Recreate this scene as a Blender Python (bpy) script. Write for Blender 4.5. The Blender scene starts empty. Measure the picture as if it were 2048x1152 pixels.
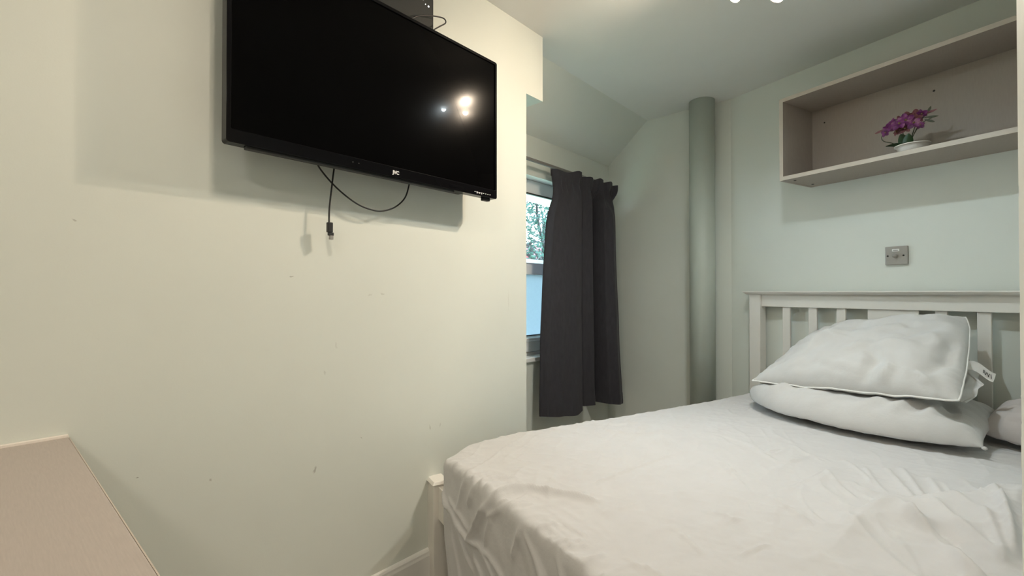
import bpy, bmesh, math, random
from mathutils import Vector, Matrix, noise
random.seed(7)
D = bpy.data
COL = bpy.context.scene.collection
PI = math.pi

# ------------------------------------------------------------------ helpers
def link(o, parent=None):
    COL.objects.link(o)
    if parent is not None:
        o.parent = parent
    return o

class MB:
    """collects shapes in one mesh"""
    def __init__(self):
        self.v = []; self.f = []; self.sm = []
    def add(self, vs, fs, smooth=False):
        b = len(self.v)
        self.v += [tuple(p) for p in vs]
        for f in fs:
            self.f.append([b + i for i in f]); self.sm.append(smooth)
        return self
    def hexa(self, c):
        return self.add(c, [(0,3,2,1),(4,5,6,7),(0,1,5,4),(1,2,6,5),(2,3,7,6),(3,0,4,7)])
    def box(self, x0,x1,y0,y1,z0,z1, M=None):
        c = [(x0,y0,z0),(x1,y0,z0),(x1,y1,z0),(x0,y1,z0),(x0,y0,z1),(x1,y0,z1),(x1,y1,z1),(x0,y1,z1)]
        if M is not None: c = [M @ Vector(p) for p in c]
        return self.hexa(c)
    def bar(self, a, b, w, h, up=(0,0,1)):
        a=Vector(a); b=Vector(b); d=(b-a).normalized(); s=d.cross(Vector(up)).normalized(); u=s.cross(d)
        c=[]
        for p in (a,b):
            c += [p-s*w/2-u*h/2, p+s*w/2-u*h/2, p+s*w/2+u*h/2, p-s*w/2+u*h/2]
        return self.add(c,[(0,1,2,3),(7,6,5,4),(0,4,5,1),(1,5,6,2),(2,6,7,3),(3,7,4,0)])
    def prism(self, poly, z0, z1):
        n=len(poly)
        vs=[(x,y,z0) for x,y in poly]+[(x,y,z1) for x,y in poly]
        fs=[tuple(range(n))[::-1], tuple(range(n,2*n))]+[(i,(i+1)%n,n+(i+1)%n,n+i) for i in range(n)]
        return self.add(vs,fs)
    def tube(self, pts, r, n=10, cap=True):
        pts=[Vector(p) for p in pts]; m=len(pts)
        rs = r if isinstance(r,(list,tuple)) else [r]*m
        t0=(pts[1]-pts[0]).normalized()
        ref=Vector((0,0,1)) if abs(t0.z)<.9 else Vector((1,0,0))
        s=t0.cross(ref).normalized()
        vs=[]
        for i,p in enumerate(pts):
            t=(pts[min(i+1,m-1)]-pts[max(i-1,0)]).normalized()
            s=(s-t*s.dot(t)).normalized(); u=t.cross(s)
            for k in range(n):
                a=2*PI*k/n
                vs.append(p+(s*math.cos(a)+u*math.sin(a))*rs[i])
        fs=[]
        for i in range(m-1):
            for k in range(n):
                fs.append((i*n+k,i*n+(k+1)%n,(i+1)*n+(k+1)%n,(i+1)*n+k))
        self.add(vs,fs,True)
        if cap:
            b=len(self.v)-n*m
            self.f.append([b+k for k in range(n)][::-1]); self.sm.append(False)
            self.f.append([b+(m-1)*n+k for k in range(n)]); self.sm.append(False)
        return self
    def lathe(self, prof, c=(0,0,0), n=32, M=None, closed=False):
        vs=[]; m=len(prof)
        for r,z in prof:
            for k in range(n):
                a=2*PI*k/n
                p=Vector((r*math.cos(a),r*math.sin(a),z))
                if M is not None: p=M@p
                vs.append(p+Vector(c))
        fs=[]
        for i in range(m-1):
            for k in range(n):
                fs.append((i*n+k,i*n+(k+1)%n,(i+1)*n+(k+1)%n,(i+1)*n+k))
        return self.add(vs,fs,True)
    def grid(self, P, smooth=True, flip=False):
        R=len(P); Cn=len(P[0])
        vs=[p for row in P for p in row]
        fs=[]
        for i in range(R-1):
            for j in range(Cn-1):
                q=(i*Cn+j,i*Cn+j+1,(i+1)*Cn+j+1,(i+1)*Cn+j)
                fs.append(q[::-1] if flip else q)
        return self.add(vs,fs,smooth)
    def build(self, name, mat, parent=None, bevel=0, seg=2, weld=False, fixn=True):
        me=D.meshes.new(name)
        me.from_pydata([tuple(p) for p in self.v],[],self.f)
        me.polygons.foreach_set('use_smooth',self.sm)
        bm=bmesh.new(); bm.from_mesh(me)
        if weld: bmesh.ops.remove_doubles(bm,verts=bm.verts,dist=1e-5)
        if fixn: bmesh.ops.recalc_face_normals(bm,faces=bm.faces)
        bm.to_mesh(me); bm.free()
        o=D.objects.new(name,me); link(o,parent)
        if mat: me.materials.append(mat)
        if bevel:
            b=o.modifiers.new('bevel','BEVEL'); b.width=bevel; b.segments=seg; b.limit_method='ANGLE'; b.angle_limit=math.radians(40)
            b.harden_normals=False
        return o

def thing(name,label,cat,loc=(0,0,0),group=None):
    o=D.objects.new(name,None); link(o); o.location=loc; o.empty_display_size=.05
    return tag(o,label,cat,group)
def tag(o,label,cat,group=None,kind=None):
    o['label']=label; o['category']=cat
    if group: o['group']=group
    if kind: o['kind']=kind
    return o
def struct(o,label=None,cat=None):
    o['kind']='structure'
    if label: o['label']=label
    if cat: o['category']=cat
    return o
def adopt(root):
    """children were built in world coordinates: keep them there"""
    bpy.context.view_layer.update()
    for c in root.children:
        c.matrix_parent_inverse=root.matrix_world.inverted()

# ------------------------------------------------------------------ materials
class NT:
    def __init__(self,name):
        self.m=D.materials.new(name); self.m.use_nodes=True
        self.t=self.m.node_tree; self.b=self.t.nodes['Principled BSDF']; self.out=self.t.nodes['Material Output']
    def n(self,typ,**kw):
        nd=self.t.nodes.new(typ)
        for k_,v in kw.items(): setattr(nd,k_,v)
        return nd
    def l(self,a,b): self.t.links.new(a,b)
    def noise(self,scale,detail=3,rough=.55,stretch=None,rot=None):
        tc=self.n('ShaderNodeTexCoord'); nz=self.n('ShaderNodeTexNoise')
        nz.inputs['Scale'].default_value=scale; nz.inputs['Detail'].default_value=detail; nz.inputs['Roughness'].default_value=rough
        src=tc.outputs['Object']
        if stretch or rot:
            mp=self.n('ShaderNodeMapping')
            if stretch: mp.inputs['Scale'].default_value=stretch
            if rot: mp.inputs['Rotation'].default_value=rot
            self.l(src,mp.inputs[0]); src=mp.outputs[0]
        self.l(src,nz.inputs['Vector']); return nz.outputs['Fac']
    def ramp(self,fac,c0,c1,p0=.3,p1=.7):
        r=self.n('ShaderNodeValToRGB'); e=r.color_ramp.elements
        e[0].position=p0; e[1].position=p1; e[0].color=(*c0,1); e[1].color=(*c1,1)
        self.l(fac,r.inputs[0]); return r.outputs[0]
    def bump(self,fac,strength,dist=.002):
        b=self.n('ShaderNodeBump'); b.inputs['Strength'].default_value=strength; b.inputs['Distance'].default_value=dist
        self.l(fac,b.inputs['Height'])
        if self.b.inputs['Normal'].links: 
            self.l(self.b.inputs['Normal'].links[0].from_socket,b.inputs['Normal'])
        self.l(b.outputs[0],self.b.inputs['Normal'])
    def set(self,**kw):
        for k_,v in kw.items():
            s=self.b.inputs[k_.replace('_',' ')]
            s.default_value=(*v,1) if isinstance(v,tuple) and len(v)==3 else v
        return self
def basic(name,col,rough=.5,var=.04,scale=40,bump=0,bscale=200,dist=.001,stretch=None,**kw):
    N=NT(name); N.set(Roughness=rough,**kw)
    f=N.noise(scale,3,stretch=stretch)
    c0=tuple(max(0,c*(1-var)) for c in col); c1=tuple(min(1,c*(1+var)) for c in col)
    N.l(N.ramp(f,c0,c1),N.b.inputs['Base Color'])
    if bump: N.bump(N.noise(bscale,2,stretch=stretch),bump,dist)
    return N.m

WALLC=(.715,.745,.69)
M_wall=basic('pale_green_wall_paint',WALLC,.55,.015,3,.12,260,.0008)
M_ceil=basic('ceiling_paint',(.82,.82,.79),.8,.015,3,.1,220,.0008)
M_slope=M_wall
M_white=basic('white_painted_wood',(.80,.775,.72),.38,.015,8,.03,120,.0005)
M_gloss=basic('white_gloss_trim',(.80,.80,.77),.3,.01,8)
M_upvc=basic('white_window_plastic',(.88,.88,.87),.35,.01,8)
M_desk=basic('pale_laminate',(.45,.395,.355),.5,.05,30,.03,90,.0004,stretch=(1,14,1))
M_deskedge=basic('cream_edging',(.86,.80,.73),.35,.01,10)
M_shelf=basic('greige_laminate',(.36,.31,.268),.5,.03,30,.02,90,.0003,stretch=(8,1,1))
M_shelfedge=basic('greige_edge_band',(.52,.465,.40),.45,.02,30)
M_bezel=basic('gloss_black_plastic',(.004,.004,.005),.12,.02,10)
M_bezel.node_tree.nodes['Principled BSDF'].inputs['Specular IOR Level'].default_value=.12
M_back=basic('matt_black_plastic',(.012,.012,.013),.5,.05,60)
M_cable=basic('black_rubber_cable',(.012,.012,.012),.45,.05,80)
M_boxm=basic('dark_grey_box_plastic',(.022,.024,.023),.4,.06,90)
M_letter=basic('white_lettering',(.85,.85,.85),.4,.01,10)
M_steel=basic('brushed_steel',(.36,.345,.32),.42,.06,120,stretch=(1,1,30),Metallic=.55)
M_dark=basic('dark_recess',(.02,.018,.015),.6,.05,50)
M_pipe=basic('painted_pipe',(.50,.545,.49),.5,.02,4,.1,180,.0008)
M_rod=basic('white_metal_rod',(.17,.16,.15),.45,.02,20)
M_floor=basic('grey_laminate_floor',(.42,.38,.33),.45,.12,6,.05,40,.0005,stretch=(1,9,1))

# scuffed wall: the left wall paint with a few small dark marks of fixed place
def scuffed():
    N=NT('pale_green_wall_paint_scuffed'); N.set(Roughness=.5)
    f=N.noise(3,3); base=N.ramp(f,tuple(c*.985 for c in WALLC),tuple(c*1.015 for c in WALLC))
    N.bump(N.noise(260,2),.12,.0008)
    tc=N.n('ShaderNodeTexCoord')
    dn=N.n('ShaderNodeTexNoise'); dn.inputs['Scale'].default_value=90
    N.l(tc.outputs['Object'],dn.inputs['Vector'])
    sub=N.n('ShaderNodeVectorMath',operation='SUBTRACT'); sub.inputs[1].default_value=(.5,.5,.5); N.l(dn.outputs['Color'],sub.inputs[0])
    sc=N.n('ShaderNodeVectorMath',operation='SCALE'); sc.inputs['Scale'].default_value=.012; N.l(sub.outputs[0],sc.inputs[0])
    ad=N.n('ShaderNodeVectorMath',operation='ADD'); N.l(tc.outputs['Object'],ad.inputs[0]); N.l(sc.outputs[0],ad.inputs[1])
    marks=[(.700,.536,.004,.012,.5,-.4),(.891,1.077,.012,.003,.18,.2),(.94,1.081,.010,.003,.22,-.2),(.768,.917,.003,.012,.2,.2),
           (.625,1.134,.006,.0018,.55,.3),(.146,1.248,.007,.0022,.4,-.5),(.261,.638,.0022,.0022,.75,0),(.417,.589,.004,.004,.4,.3),
           (.731,.833,.003,.008,.2,0),(1.151,.571,.003,.012,.25,.3),(1.20,.570,.004,.009,.25,-.3),(.86,.60,.002,.004,.4,.4),(1.60,1.05,.003,.05,.12,0)]
    tot=None
    for (y,z,sy,sz,a,rot) in marks:
        mp=N.n('ShaderNodeMapping',vector_type='TEXTURE')
        mp.inputs['Location'].default_value=(-1.43,y,z); mp.inputs['Rotation'].default_value=(rot,0,0); mp.inputs['Scale'].default_value=(.05,sy,sz)
        N.l(ad.outputs[0],mp.inputs[0])
        ln=N.n('ShaderNodeVectorMath',operation='LENGTH'); N.l(mp.outputs[0],ln.inputs[0])
        mr=N.n('ShaderNodeMapRange'); mr.inputs[1].default_value=.5; mr.inputs[2].default_value=1.1; mr.inputs[3].default_value=a; mr.inputs[4].default_value=0
        N.l(ln.outputs['Value'],mr.inputs[0])
        if tot is None: tot=mr.outputs[0]
        else:
            mx=N.n('ShaderNodeMath',operation='MAXIMUM'); N.l(tot,mx.inputs[0]); N.l(mr.outputs[0],mx.inputs[1]); tot=mx.outputs[0]
    mix=N.n('ShaderNodeMix',data_type='RGBA'); mix.inputs[7].default_value=(.20,.18,.14,1)
    N.l(tot,mix.inputs[0]); N.l(base,mix.inputs[6]); N.l(mix.outputs[2],N.b.inputs['Base Color'])
    return N.m
M_scuff=scuffed()

def fabric(name,col,rough=.9,weave=900,bump=.15,sheen=.2,var=.02):
    N=NT(name); N.set(Roughness=rough)
    N.b.inputs['Sheen Weight'].default_value=sheen
    f=N.noise(12,4); N.l(N.ramp(f,tuple(c*(1-var) for c in col),tuple(min(1,c*(1+var)) for c in col)),N.b.inputs['Base Color'])
    N.bump(N.noise(weave,2),bump,.0006)
    N.bump(N.noise(34,4,.6),.22,.006)
    return N.m
M_sheet=fabric('white_cotton_sheet',(.585,.58,.58))
M_pcase=fabric('off_white_pillowcase',(.58,.575,.565))
M_pillow=fabric('white_pillow_ticking',(.60,.60,.59),bump=.25,weave=500)
M_pinkp=fabric('pinkish_white_pillowcase',(.58,.545,.53))
M_piping=fabric('white_piping',(.84,.84,.82))
M_tag=basic('white_care_tag',(.84,.84,.82),.6,.01,20)
def curtain_mat():
    N=NT('charcoal_curtain'); N.set(Roughness=.85); N.b.inputs['Sheen Weight'].default_value=.25
    f=N.noise(60,4,stretch=(1,1,.3)); N.l(N.ramp(f,(.027,.026,.033),(.036,.034,.043)),N.b.inputs['Base Color']); N.b.inputs['Sheen Weight'].default_value=.08
    N.bump(N.noise(700,2),.25,.0006); N.bump(N.noise(25,3,stretch=(1,1,.25)),.3,.01)
    return N.m
M_curtain=curtain_mat()

def screen_mat():
    N=NT('television_screen'); N.set(Base_Color=(.002,.002,.0022),Roughness=.145)
    N.b.inputs['Specular IOR Level'].default_value=.03
    N.b.inputs['Coat Weight'].default_value=.05; N.b.inputs['Coat Roughness'].default_value=.02; N.b.inputs['Coat IOR'].default_value=1.35
    N.bump(N.noise(3,2),.01,.001)
    return N.m
M_screen=screen_mat()
def glass_mat():
    N=NT('clear_window_glass')
    tr=N.n('ShaderNodeBsdfTransparent'); gl=N.n('ShaderNodeBsdfGlossy'); gl.inputs['Roughness'].default_value=.02
    fr=N.n('ShaderNodeLayerWeight'); pwn=N.n('ShaderNodeMath',operation='POWER'); pwn.inputs[1].default_value=4.5; N.l(fr.outputs['Facing'],pwn.inputs[0])
    mrn=N.n('ShaderNodeMapRange'); mrn.inputs[3].default_value=.04; mrn.inputs[4].default_value=.9; N.l(pwn.outputs[0],mrn.inputs[0])
    mx=N.n('ShaderNodeMixShader'); N.l(mrn.outputs[0],mx.inputs[0]); N.l(tr.outputs[0],mx.inputs[1]); N.l(gl.outputs[0],mx.inputs[2])
    N.l(mx.outputs[0],N.out.inputs['Surface']); return N.m
M_glass=glass_mat()
def frost_mat():
    N=NT('frosted_window_glass')
    tl=N.n('ShaderNodeBsdfTranslucent'); tl.inputs['Color'].default_value=(.27,.30,.315,1)
    df=N.n('ShaderNodeBsdfDiffuse'); df.inputs['Color'].default_value=(.75,.8,.82,1)
    f=N.noise(50,2); mr=N.n('ShaderNodeMapRange'); mr.inputs[3].default_value=.12; mr.inputs[4].default_value=.18; N.l(f,mr.inputs[0])
    mx=N.n('ShaderNodeMixShader'); N.l(mr.outputs[0],mx.inputs[0]); N.l(tl.outputs[0],mx.inputs[1]); N.l(df.outputs[0],mx.inputs[2])
    N.l(mx.outputs[0],N.out.inputs['Surface']); return N.m
M_frost=frost_mat()
def leafy(name,col,trans=.5):
    N=NT(name); N.set(Roughness=.5)
    f=N.noise(2.5,3); c=N.ramp(f,tuple(x*.7 for x in col),tuple(min(1,x*1.25) for x in col)); N.l(c,N.b.inputs['Base Color'])
    tl=N.n('ShaderNodeBsdfTranslucent'); N.l(c,tl.inputs['Color'])
    mx=N.n('ShaderNodeMixShader'); mx.inputs[0].default_value=trans
    N.l(N.b.outputs[0],mx.inputs[1]); N.l(tl.outputs[0],mx.inputs[2]); N.l(mx.outputs[0],N.out.inputs['Surface']); return N.m
M_leaf=leafy('tree_leaves',(.010,.042,.028),.35)
M_bark=basic('tree_bark',(.012,.012,.012),.85,.2,20)
M_pleaf=basic('dark_green_artificial_leaf',(.018,.055,.016),.35,.3,25)
M_stem=basic('green_stem',(.04,.045,.016),.5,.15,30)
def petal_mat():
    N=NT('purple_petal'); N.set(Roughness=.6)
    f=N.noise(38,3); r=N.n('ShaderNodeValToRGB'); e=r.color_ramp.elements
    e[0].position=.36; e[0].color=(.07,.008,.055,1); e[1].position=.72; e[1].color=(.36,.19,.23,1)
    m=e.new(.56); m.color=(.17,.020,.145,1)
    N.l(f,r.inputs[0]); N.l(r.outputs[0],N.b.inputs['Base Color']); return N.m
M_petal=petal_mat()
M_petal2=basic('dusty_pink_petal',(.17,.055,.062),.6,.5,45)
M_lip=basic('yellowish_flower_centre',(.20,.13,.06),.6,.3,60)
M_pot=basic('white_glazed_pot',(.80,.78,.74),.3,.02,20)
def emis(name,col,st):
    N=NT(name); N.b.inputs['Emission Color'].default_value=(*col,1); N.b.inputs['Emission Strength'].default_value=st
    N.set(Base_Color=(.8,.8,.8)); return N.m
WARM=(1.0,.81,.61); WARM2=(1.0,.87,.70); COOL=(.80,.94,1.0)
M_lensW=emis('warm_bulb_lens',WARM,55); M_lensC=emis('cool_bulb_lens',COOL,55)
M_led=emis('white_indicator_light',(1,1,1),1.2)
M_can=basic('satin_nickel_lamp',(.55,.53,.5),.3,.03,40,Metallic=.8)

# ------------------------------------------------------------------ room data (metres; origin under the camera)
ZC=2.355                   # ceiling
XT=-1.43                   # wall with the television
XW=-1.868                  # window wall
YB=3.263                   # far wall of the alcove
a_=math.radians(-18.7)
DR=Vector((math.cos(a_),math.sin(a_),0)); NN=Vector((-DR.y,DR.x,0)); KW=2.77475   # angled wall: direction, normal, distance
def B(s,off,z): 
    """bed frame of reference: along the angled wall, out from it, up"""
    return DR*s+NN*(KW-off)+Vector((0,0,z))
def bbox(mb,s0,s1,o0,o1,z0,z1):
    c=[B(s0,o1,z0),B(s1,o1,z0),B(s1,o0,z0),B(s0,o0,z0),B(s0,o1,z1),B(s1,o1,z1),B(s1,o0,z1),B(s0,o0,z1)]
    return mb.hexa(c)
Kp=Vector((-.962,YB,0))
sK=Kp.dot(DR)
SR_=.16                    # right wall of the sleeping space (s)

# floor / ceiling
struct(MB().box(-2.15,2.4,-1.9,3.9,-.12,0).build('floor',M_floor))
struct(MB().box(-1.548,2.4,-1.9,3.9,ZC,ZC+.12).build('ceiling',M_ceil))
# sloping ceiling above the window
sl=MB(); y0,y1=1.5,YB+.1
sl.hexa([(XW-.02,y0,2.072-.018),(-1.545,y0,ZC),(-1.545,y1,ZC),(XW-.02,y1,2.072-.018),(XW-.1,y0,2.2),(-1.545,y0,ZC+.12),(-1.545,y1,ZC+.12),(XW-.1,y1,2.2)])
struct(sl.build('ceiling_slope',M_slope))
# wall with the television: lower block and the bulkhead that runs past it
wl=MB(); wl.box(-2.15,XT,-1.9,1.727,0,2.034); wl.box(-1.95,XT,-1.9,1.855,2.034,ZC)
wlo=struct(wl.build('wall_left',M_scuff))
# window wall with its opening
WY0,WY1,WZ0,WZ1=1.92,2.95,.672,1.822
ww=MB()
ww.box(-2.0,XW,1.727,WY0,0,2.2); ww.box(-2.0,XW,WY1,YB+.1,0,2.2)
ww.box(-2.0,XW,WY0,WY1,0,WZ0); ww.box(-2.0,XW,WY0,WY1,WZ1,2.2)
ww.box(-2.16,-2.0,1.727,WY0+.06,0,2.2); ww.box(-2.16,-2.0,WY1,YB+.1,0,2.2)
ww.box(-2.16,-2.0,WY0+.06,WY1,0,.72); ww.box(-2.16,-2.0,WY0+.06,WY1,1.742,2.2)
struct(ww.build('wall_window',M_wall))
# far wall of the alcove, angled wall, right walls, wall behind the camera
struct(MB().prism([(-2.0,YB),(Kp.x,YB),(Kp.x+.05,YB+.12),(-2.0,YB+.12)],0,ZC+.02).build('wall_back',M_wall))
p0=Kp; p1=B(SR_,0,0)
q1=p1+NN*.12; q0=Vector((Kp.x+.03,YB+.14,0))
struct(MB().prism([(p0.x,p0.y),(p1.x,p1.y),(q1.x,q1.y),(q0.x,q0.y)],0,ZC+.02).build('wall_back_right',M_wall))
c0=B(SR_,-.1,0); c1=B(SR_,2.02,0); e1=c1+DR*.12; e0=c0+DR*.12
struct(MB().prism([(c0.x,c0.y),(c1.x,c1.y),(e1.x,e1.y),(e0.x,e0.y)],0,ZC+.02).build('wall_right',M_wall))
JX,JY=.0915,.92
M_stub=basic('cream_chipped_paint',(.74,.72,.63),.5,.03,20,.1,120,.001)
def jamb():
    """stub wall that ends beside the bed; its corner is chipped"""
    mb=MB(); n=90; rnd=random.Random(3)
    prof=[]
    chips=[(.835,.02,.004),(.905,.012,.003),(.93,.02,.005),(.96,.012,.004),(1.08,.012,.003),(1.22,.008,.003),(1.5,.006,.002),(.78,.02,.002),(.62,.03,.002)]
    zs=sorted(set([0,ZC]+[round(ZC*i/n,4) for i in range(n+1)]+[c[0]+d for c in chips for d in (-c[1],-c[1]*.8,c[1]*.8,c[1])]))
    rows=[]
    for z in zs:
        d=.0012+.0006*noise.noise(Vector((0,0,z*14)))
        for cz,h,dep in chips:
            if abs(z-cz)<=h*.85: d+=dep
        x1=.56
        rows.append([(JX,JY-.09,z),(JX,JY-d,z),(JX+d,JY,z),(x1,JY,z),(x1,JY-.09,z),(JX,JY-.09,z)])
    mb.grid(rows,False)
    return mb.build('wall_right_stub',M_stub,weld=True)
struct(jamb())
struct(MB().box(1.15,1.27,-1.9,JY,0,ZC).build('wall_right_near',M_wall))
struct(MB().box(.5,1.2,JY-.1,JY,0,ZC).build('wall_right_return',M_wall))
struct(MB().box(XT,1.2,-1.9,-1.78,0,ZC).build('wall_front',M_wall))
# skirting board with its rounded top, along the television wall
sk=MB()
prof=[(0,0),(.018,0),(.018,.098),(.0155,.106),(.0145,.113),(.010,.119),(.004,.121),(0,.121)]
ya,yb=-1.78,1.727
sk.add([(XT+x,ya,z) for x,z in prof]+[(XT+x,yb,z) for x,z in prof],
       [tuple(range(8)),tuple(range(15,7,-1))]+[(i,(i+1)%8,8+(i+1)%8,8+i) for i in range(8)])
struct(sk.build('baseboard_left',M_gloss))
sb=MB(); 
sb.box(XW,Kp.x,YB-.018,YB,0,.12); struct(sb.build('baseboard_back',M_gloss))
struct(bbox(MB(),sK,SR_,0,.018,0,.12).build('baseboard_back_right',M_gloss))

# ------------------------------------------------------------------ window
FX0,FX1=-1.995,-1.945
win=D.objects.new('window_1',None); link(win); win.location=(FX0,WY0,WZ0); struct(win,'white framed window with a clear upper pane over a frosted pane beside the dark curtain','window')
fr=MB()
fr.box(FX0,FX1,WY0,WY0+.07,WZ0,WZ1); fr.box(FX0,FX1,WY1-.07,WY1,WZ0,WZ1)
fr.box(FX0,FX1,WY0+.07,WY1-.07,1.736,WZ1); fr.box(FX0,FX1,WY0+.07,WY1-.07,WZ0,.70)
fr.build('window_frame',M_upvc,win,.004)
tr_=MB().box(FX0,FX1+.006,WY0+.07,WY1-.07,1.203,1.288).build('transom',M_upvc,win,.004)
lo=MB(); lo.box(FX0+.004,FX1+.012,WY0+.07,WY1-.07,.703,.792); lo.box(FX0+.004,FX1+.004,WY0+.07,WY0+.11,.792,1.203); lo.box(FX0+.004,FX1+.004,WY1-.11,WY1-.07,.792,1.203)
lo.build('lower_sash',M_upvc,win,.005)
bd_=MB()
for zt,zb in ((.803,.772),(1.306,1.278)):
    ya_,yb_=WY0+.08,WY1-.08
    bd_.add([(-1.966,ya_,zt),(-1.966,ya_,zb),(-1.928,ya_,zb),(-1.966,yb_,zt),(-1.966,yb_,zb),(-1.928,yb_,zb)],[(0,1,2),(5,4,3),(0,3,4,1),(1,4,5,2),(2,5,3,0)])
bd_.build('glazing_bead',M_upvc,win)
gk=MB(); gk.box(-1.962,-1.943,WY0+.07,WY1-.07,1.728,1.736); gk.box(-1.966,-1.963,WY0+.11,WY1-.11,.803,.808)
gk.build('gasket',M_dark,win)
MB().box(-1.972,-1.966,WY0+.06,WY1-.06,1.28,1.74).build('clear_pane',M_glass,win)
MB().box(-1.972,-1.966,WY0+.06,WY1-.06,.78,1.21).build('frosted_pane',M_frost,win)
MB().box(-1.96,XW+.018,WY0-.0,WY1,WZ0-.018,WZ0+.008).build('window_sill',M_upvc,win,.004)
adopt(win)

# ------------------------------------------------------------------ curtain rail and curtain
cr=thing('curtain_rail','slim pale metal curtain rail above the window holding the dark curtain','curtain rail',(-1.79,2.4,1.885))
MB().tube([(-1.79,1.76,1.888),(-1.79,3.22,1.886)],.011,14).build('rail',M_rod,cr)
for y in (1.80,2.52,3.18):
    mb=MB(); mb.box(XW-.002,-1.785,y-.008,y+.008,1.880,1.894); mb.box(XW-.002,XW+.006,y-.014,y+.014,1.86,1.915)
    mb.build('rail_bracket',M_rod,cr,.002)
adopt(cr)
def lerp(a,b,t): return a+(b-a)*t
def pw(tab,t):
    for (t0,v0),(t1,v1) in zip(tab,tab[1:]):
        if t<=t1:
            u=(t-t0)/(t1-t0); u=u*u*(3-2*u); return v0+(v1-v0)*u
    return tab[-1][1]
def curtain():
    rt=thing('curtain','charcoal grey pleated curtain gathered at the right side of the window','curtain',(-1.72,2.75,.28))
    body=[(0,-.02),(.05,.008),(.16,.026),(.30,.034),(.37,.030),(.395,-.070),(.435,-.085),(.465,-.004),(.555,.014),(.58,-.10),(.64,-.130),(.71,-.125),(.735,.03),(.78,.066),(.84,.055),(.865,-.07),(.92,-.075),(.94,.010),(.962,.004),(1,-.168)]
    head=[(0,-.006),(.06,.012),(.20,.004),(.36,.020),(.40,.016),(.43,-.024),(.47,-.014),(.54,.014),(.58,.012),(.615,-.028),(.65,-.02),(.69,.012),(.74,.016),(.77,-.020),(.80,-.014),(.86,.016),(.90,.012),(.93,-.02),(.96,-.012),(1,.01)]
    ztop=[(0,1.872),(.2,1.866),(.36,1.890),(.40,1.888),(.45,1.868),(.56,1.872),(.62,1.857),(.70,1.878),(.78,1.860),(.88,1.872),(.93,1.852),(1,1.858)]
    zbot=[(0,.326),(.15,.312),(.30,.298),(.42,.330),(.5,.325),(.66,.316),(.8,.305),(.92,.296),(1,.286)]
    NR,NCc=90,220; P=[];Q=[]
    for i in range(NR+1):
        v=i/NR
        row=[]; rq=[]
        for j in range(NCc+1):
            t=j/NCc
            zt=pw(ztop,t); zb=pw(zbot,t); z=lerp(zt,zb,v)
            w=min(1,max(0,(v-.015)/.16)); w=w*w*(3-2*w)
            nip=math.exp(-((v-.055)/.03)**2)
            dx=lerp(pw(head,t),pw(body,t)*(1+.25*v),w)
            dx-=.012*nip*math.sin(t*2*PI*6)**2
            dx+=.004*noise.noise(Vector((t*9,v*5,3)))*(.3+v)
            x=lerp(lerp(-1.79,-1.69,t),lerp(-1.765,-1.68,t),v)+dx
            yT=lerp(2.413,3.066,t); yBt=lerp(2.292,3.168,t)
            y=lerp(yT,yBt,v)
            # the leading edge draws in below the heading, then flares to the hem
            y+=w*pw([(0,0),(.30,0),(.365,.008),(.47,-.005),(.50,0),(.555,.009),(.60,.0),(.70,0),(.735,-.010),(.80,0),(.845,.005),(.90,0),(.94,-.005),(1,0)],t)
            lead=(1-t)**3
            y+=lead*(.045*math.exp(-((v-.10)/.07)**2)*1.0 - .022*math.sin(PI*min(1,max(0,(v-.12)/.9))))
            y-=t**3*.03*math.sin(PI*v)
            row.append((x,y,z)); rq.append((x-.004,y,z))
        P.append(row); Q.append(rq)
    mb=MB(); mb.grid(P); mb.grid(Q,flip=True)
    o=mb.build('fabric_panel',M_curtain,rt,fixn=False)
    hem=MB(); hr=[[ (P[r][j][0]+.0022,P[r][j][1],P[r][j][2]) for j in range(NCc+1)] for r in (86,87,88,89,90)]
    hem.grid(hr); hem.build('hem',M_curtain,rt,fixn=False)
    tp=MB(); tp.grid([[ (P[r][j][0]+.002,P[r][j][1],P[r][j][2]+(.004 if r==0 else 0)) for j in range(NCc+1)] for r in (0,1,2,3,4)]); tp.build('heading_tape',M_curtain,rt,fixn=False)
    adopt(rt)
curtain()

# ------------------------------------------------------------------ boxed vertical pipe
pp=MB(); pp.lathe([(.0,0),(.080,0),(.080,ZC-.0),(0,ZC-.0)],(-1.1205,YB-.083,0),56)
tag(pp.build('vertical_pipe',M_pipe),'thick round vertical pipe painted pale green running from floor to ceiling in the alcove','pipe')

# ------------------------------------------------------------------ television
TX=-1.30; TY0,TY1,TZ0,TZ1=.407,1.385,1.461,2.012
tv=thing('television','large black flat screen television on the wall above the room\'s left side','television',(XT,(TY0+TY1)/2,(TZ0+TZ1)/2))
def rrect(y0,y1,z0,z1,r,n=6):
    pts=[]
    for cy,cz,a0 in ((y1-r,z1-r,0),(y0+r,z1-r,90),(y0+r,z0+r,180),(y1-r,z0+r,270)):
        for i in range(n+1):
            a=math.radians(a0+90*i/n); pts.append((cy+r*math.cos(a),cz+r*math.sin(a)))
    return pts
def rprism(mb,poly,x0,x1,inset=None):
    n=len(poly)
    vs=[(x0,y,z) for y,z in poly]+[(x1,y,z) for y,z in poly]
    mb.add(vs,[tuple(range(n))[::-1],tuple(range(n,2*n))]+[(i,(i+1)%n,n+(i+1)%n,n+i) for i in range(n)])
def ring(mb,outer,inner,x0,x1):
    n=len(outer)
    vs=[(x0,y,z) for y,z in outer]+[(x1,y,z) for y,z in outer]+[(x1,y,z) for y,z in inner]+[(x0,y,z) for y,z in inner]
    fs=[]
    for i in range(n):
        j=(i+1)%n
        fs+= [(i,j,n+j,n+i),(n+i,n+j,2*n+j,2*n+i),(2*n+i,2*n+j,3*n+j,3*n+i),(3*n+i,3*n+j,j,i)]
    mb.add(vs,fs)
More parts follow.
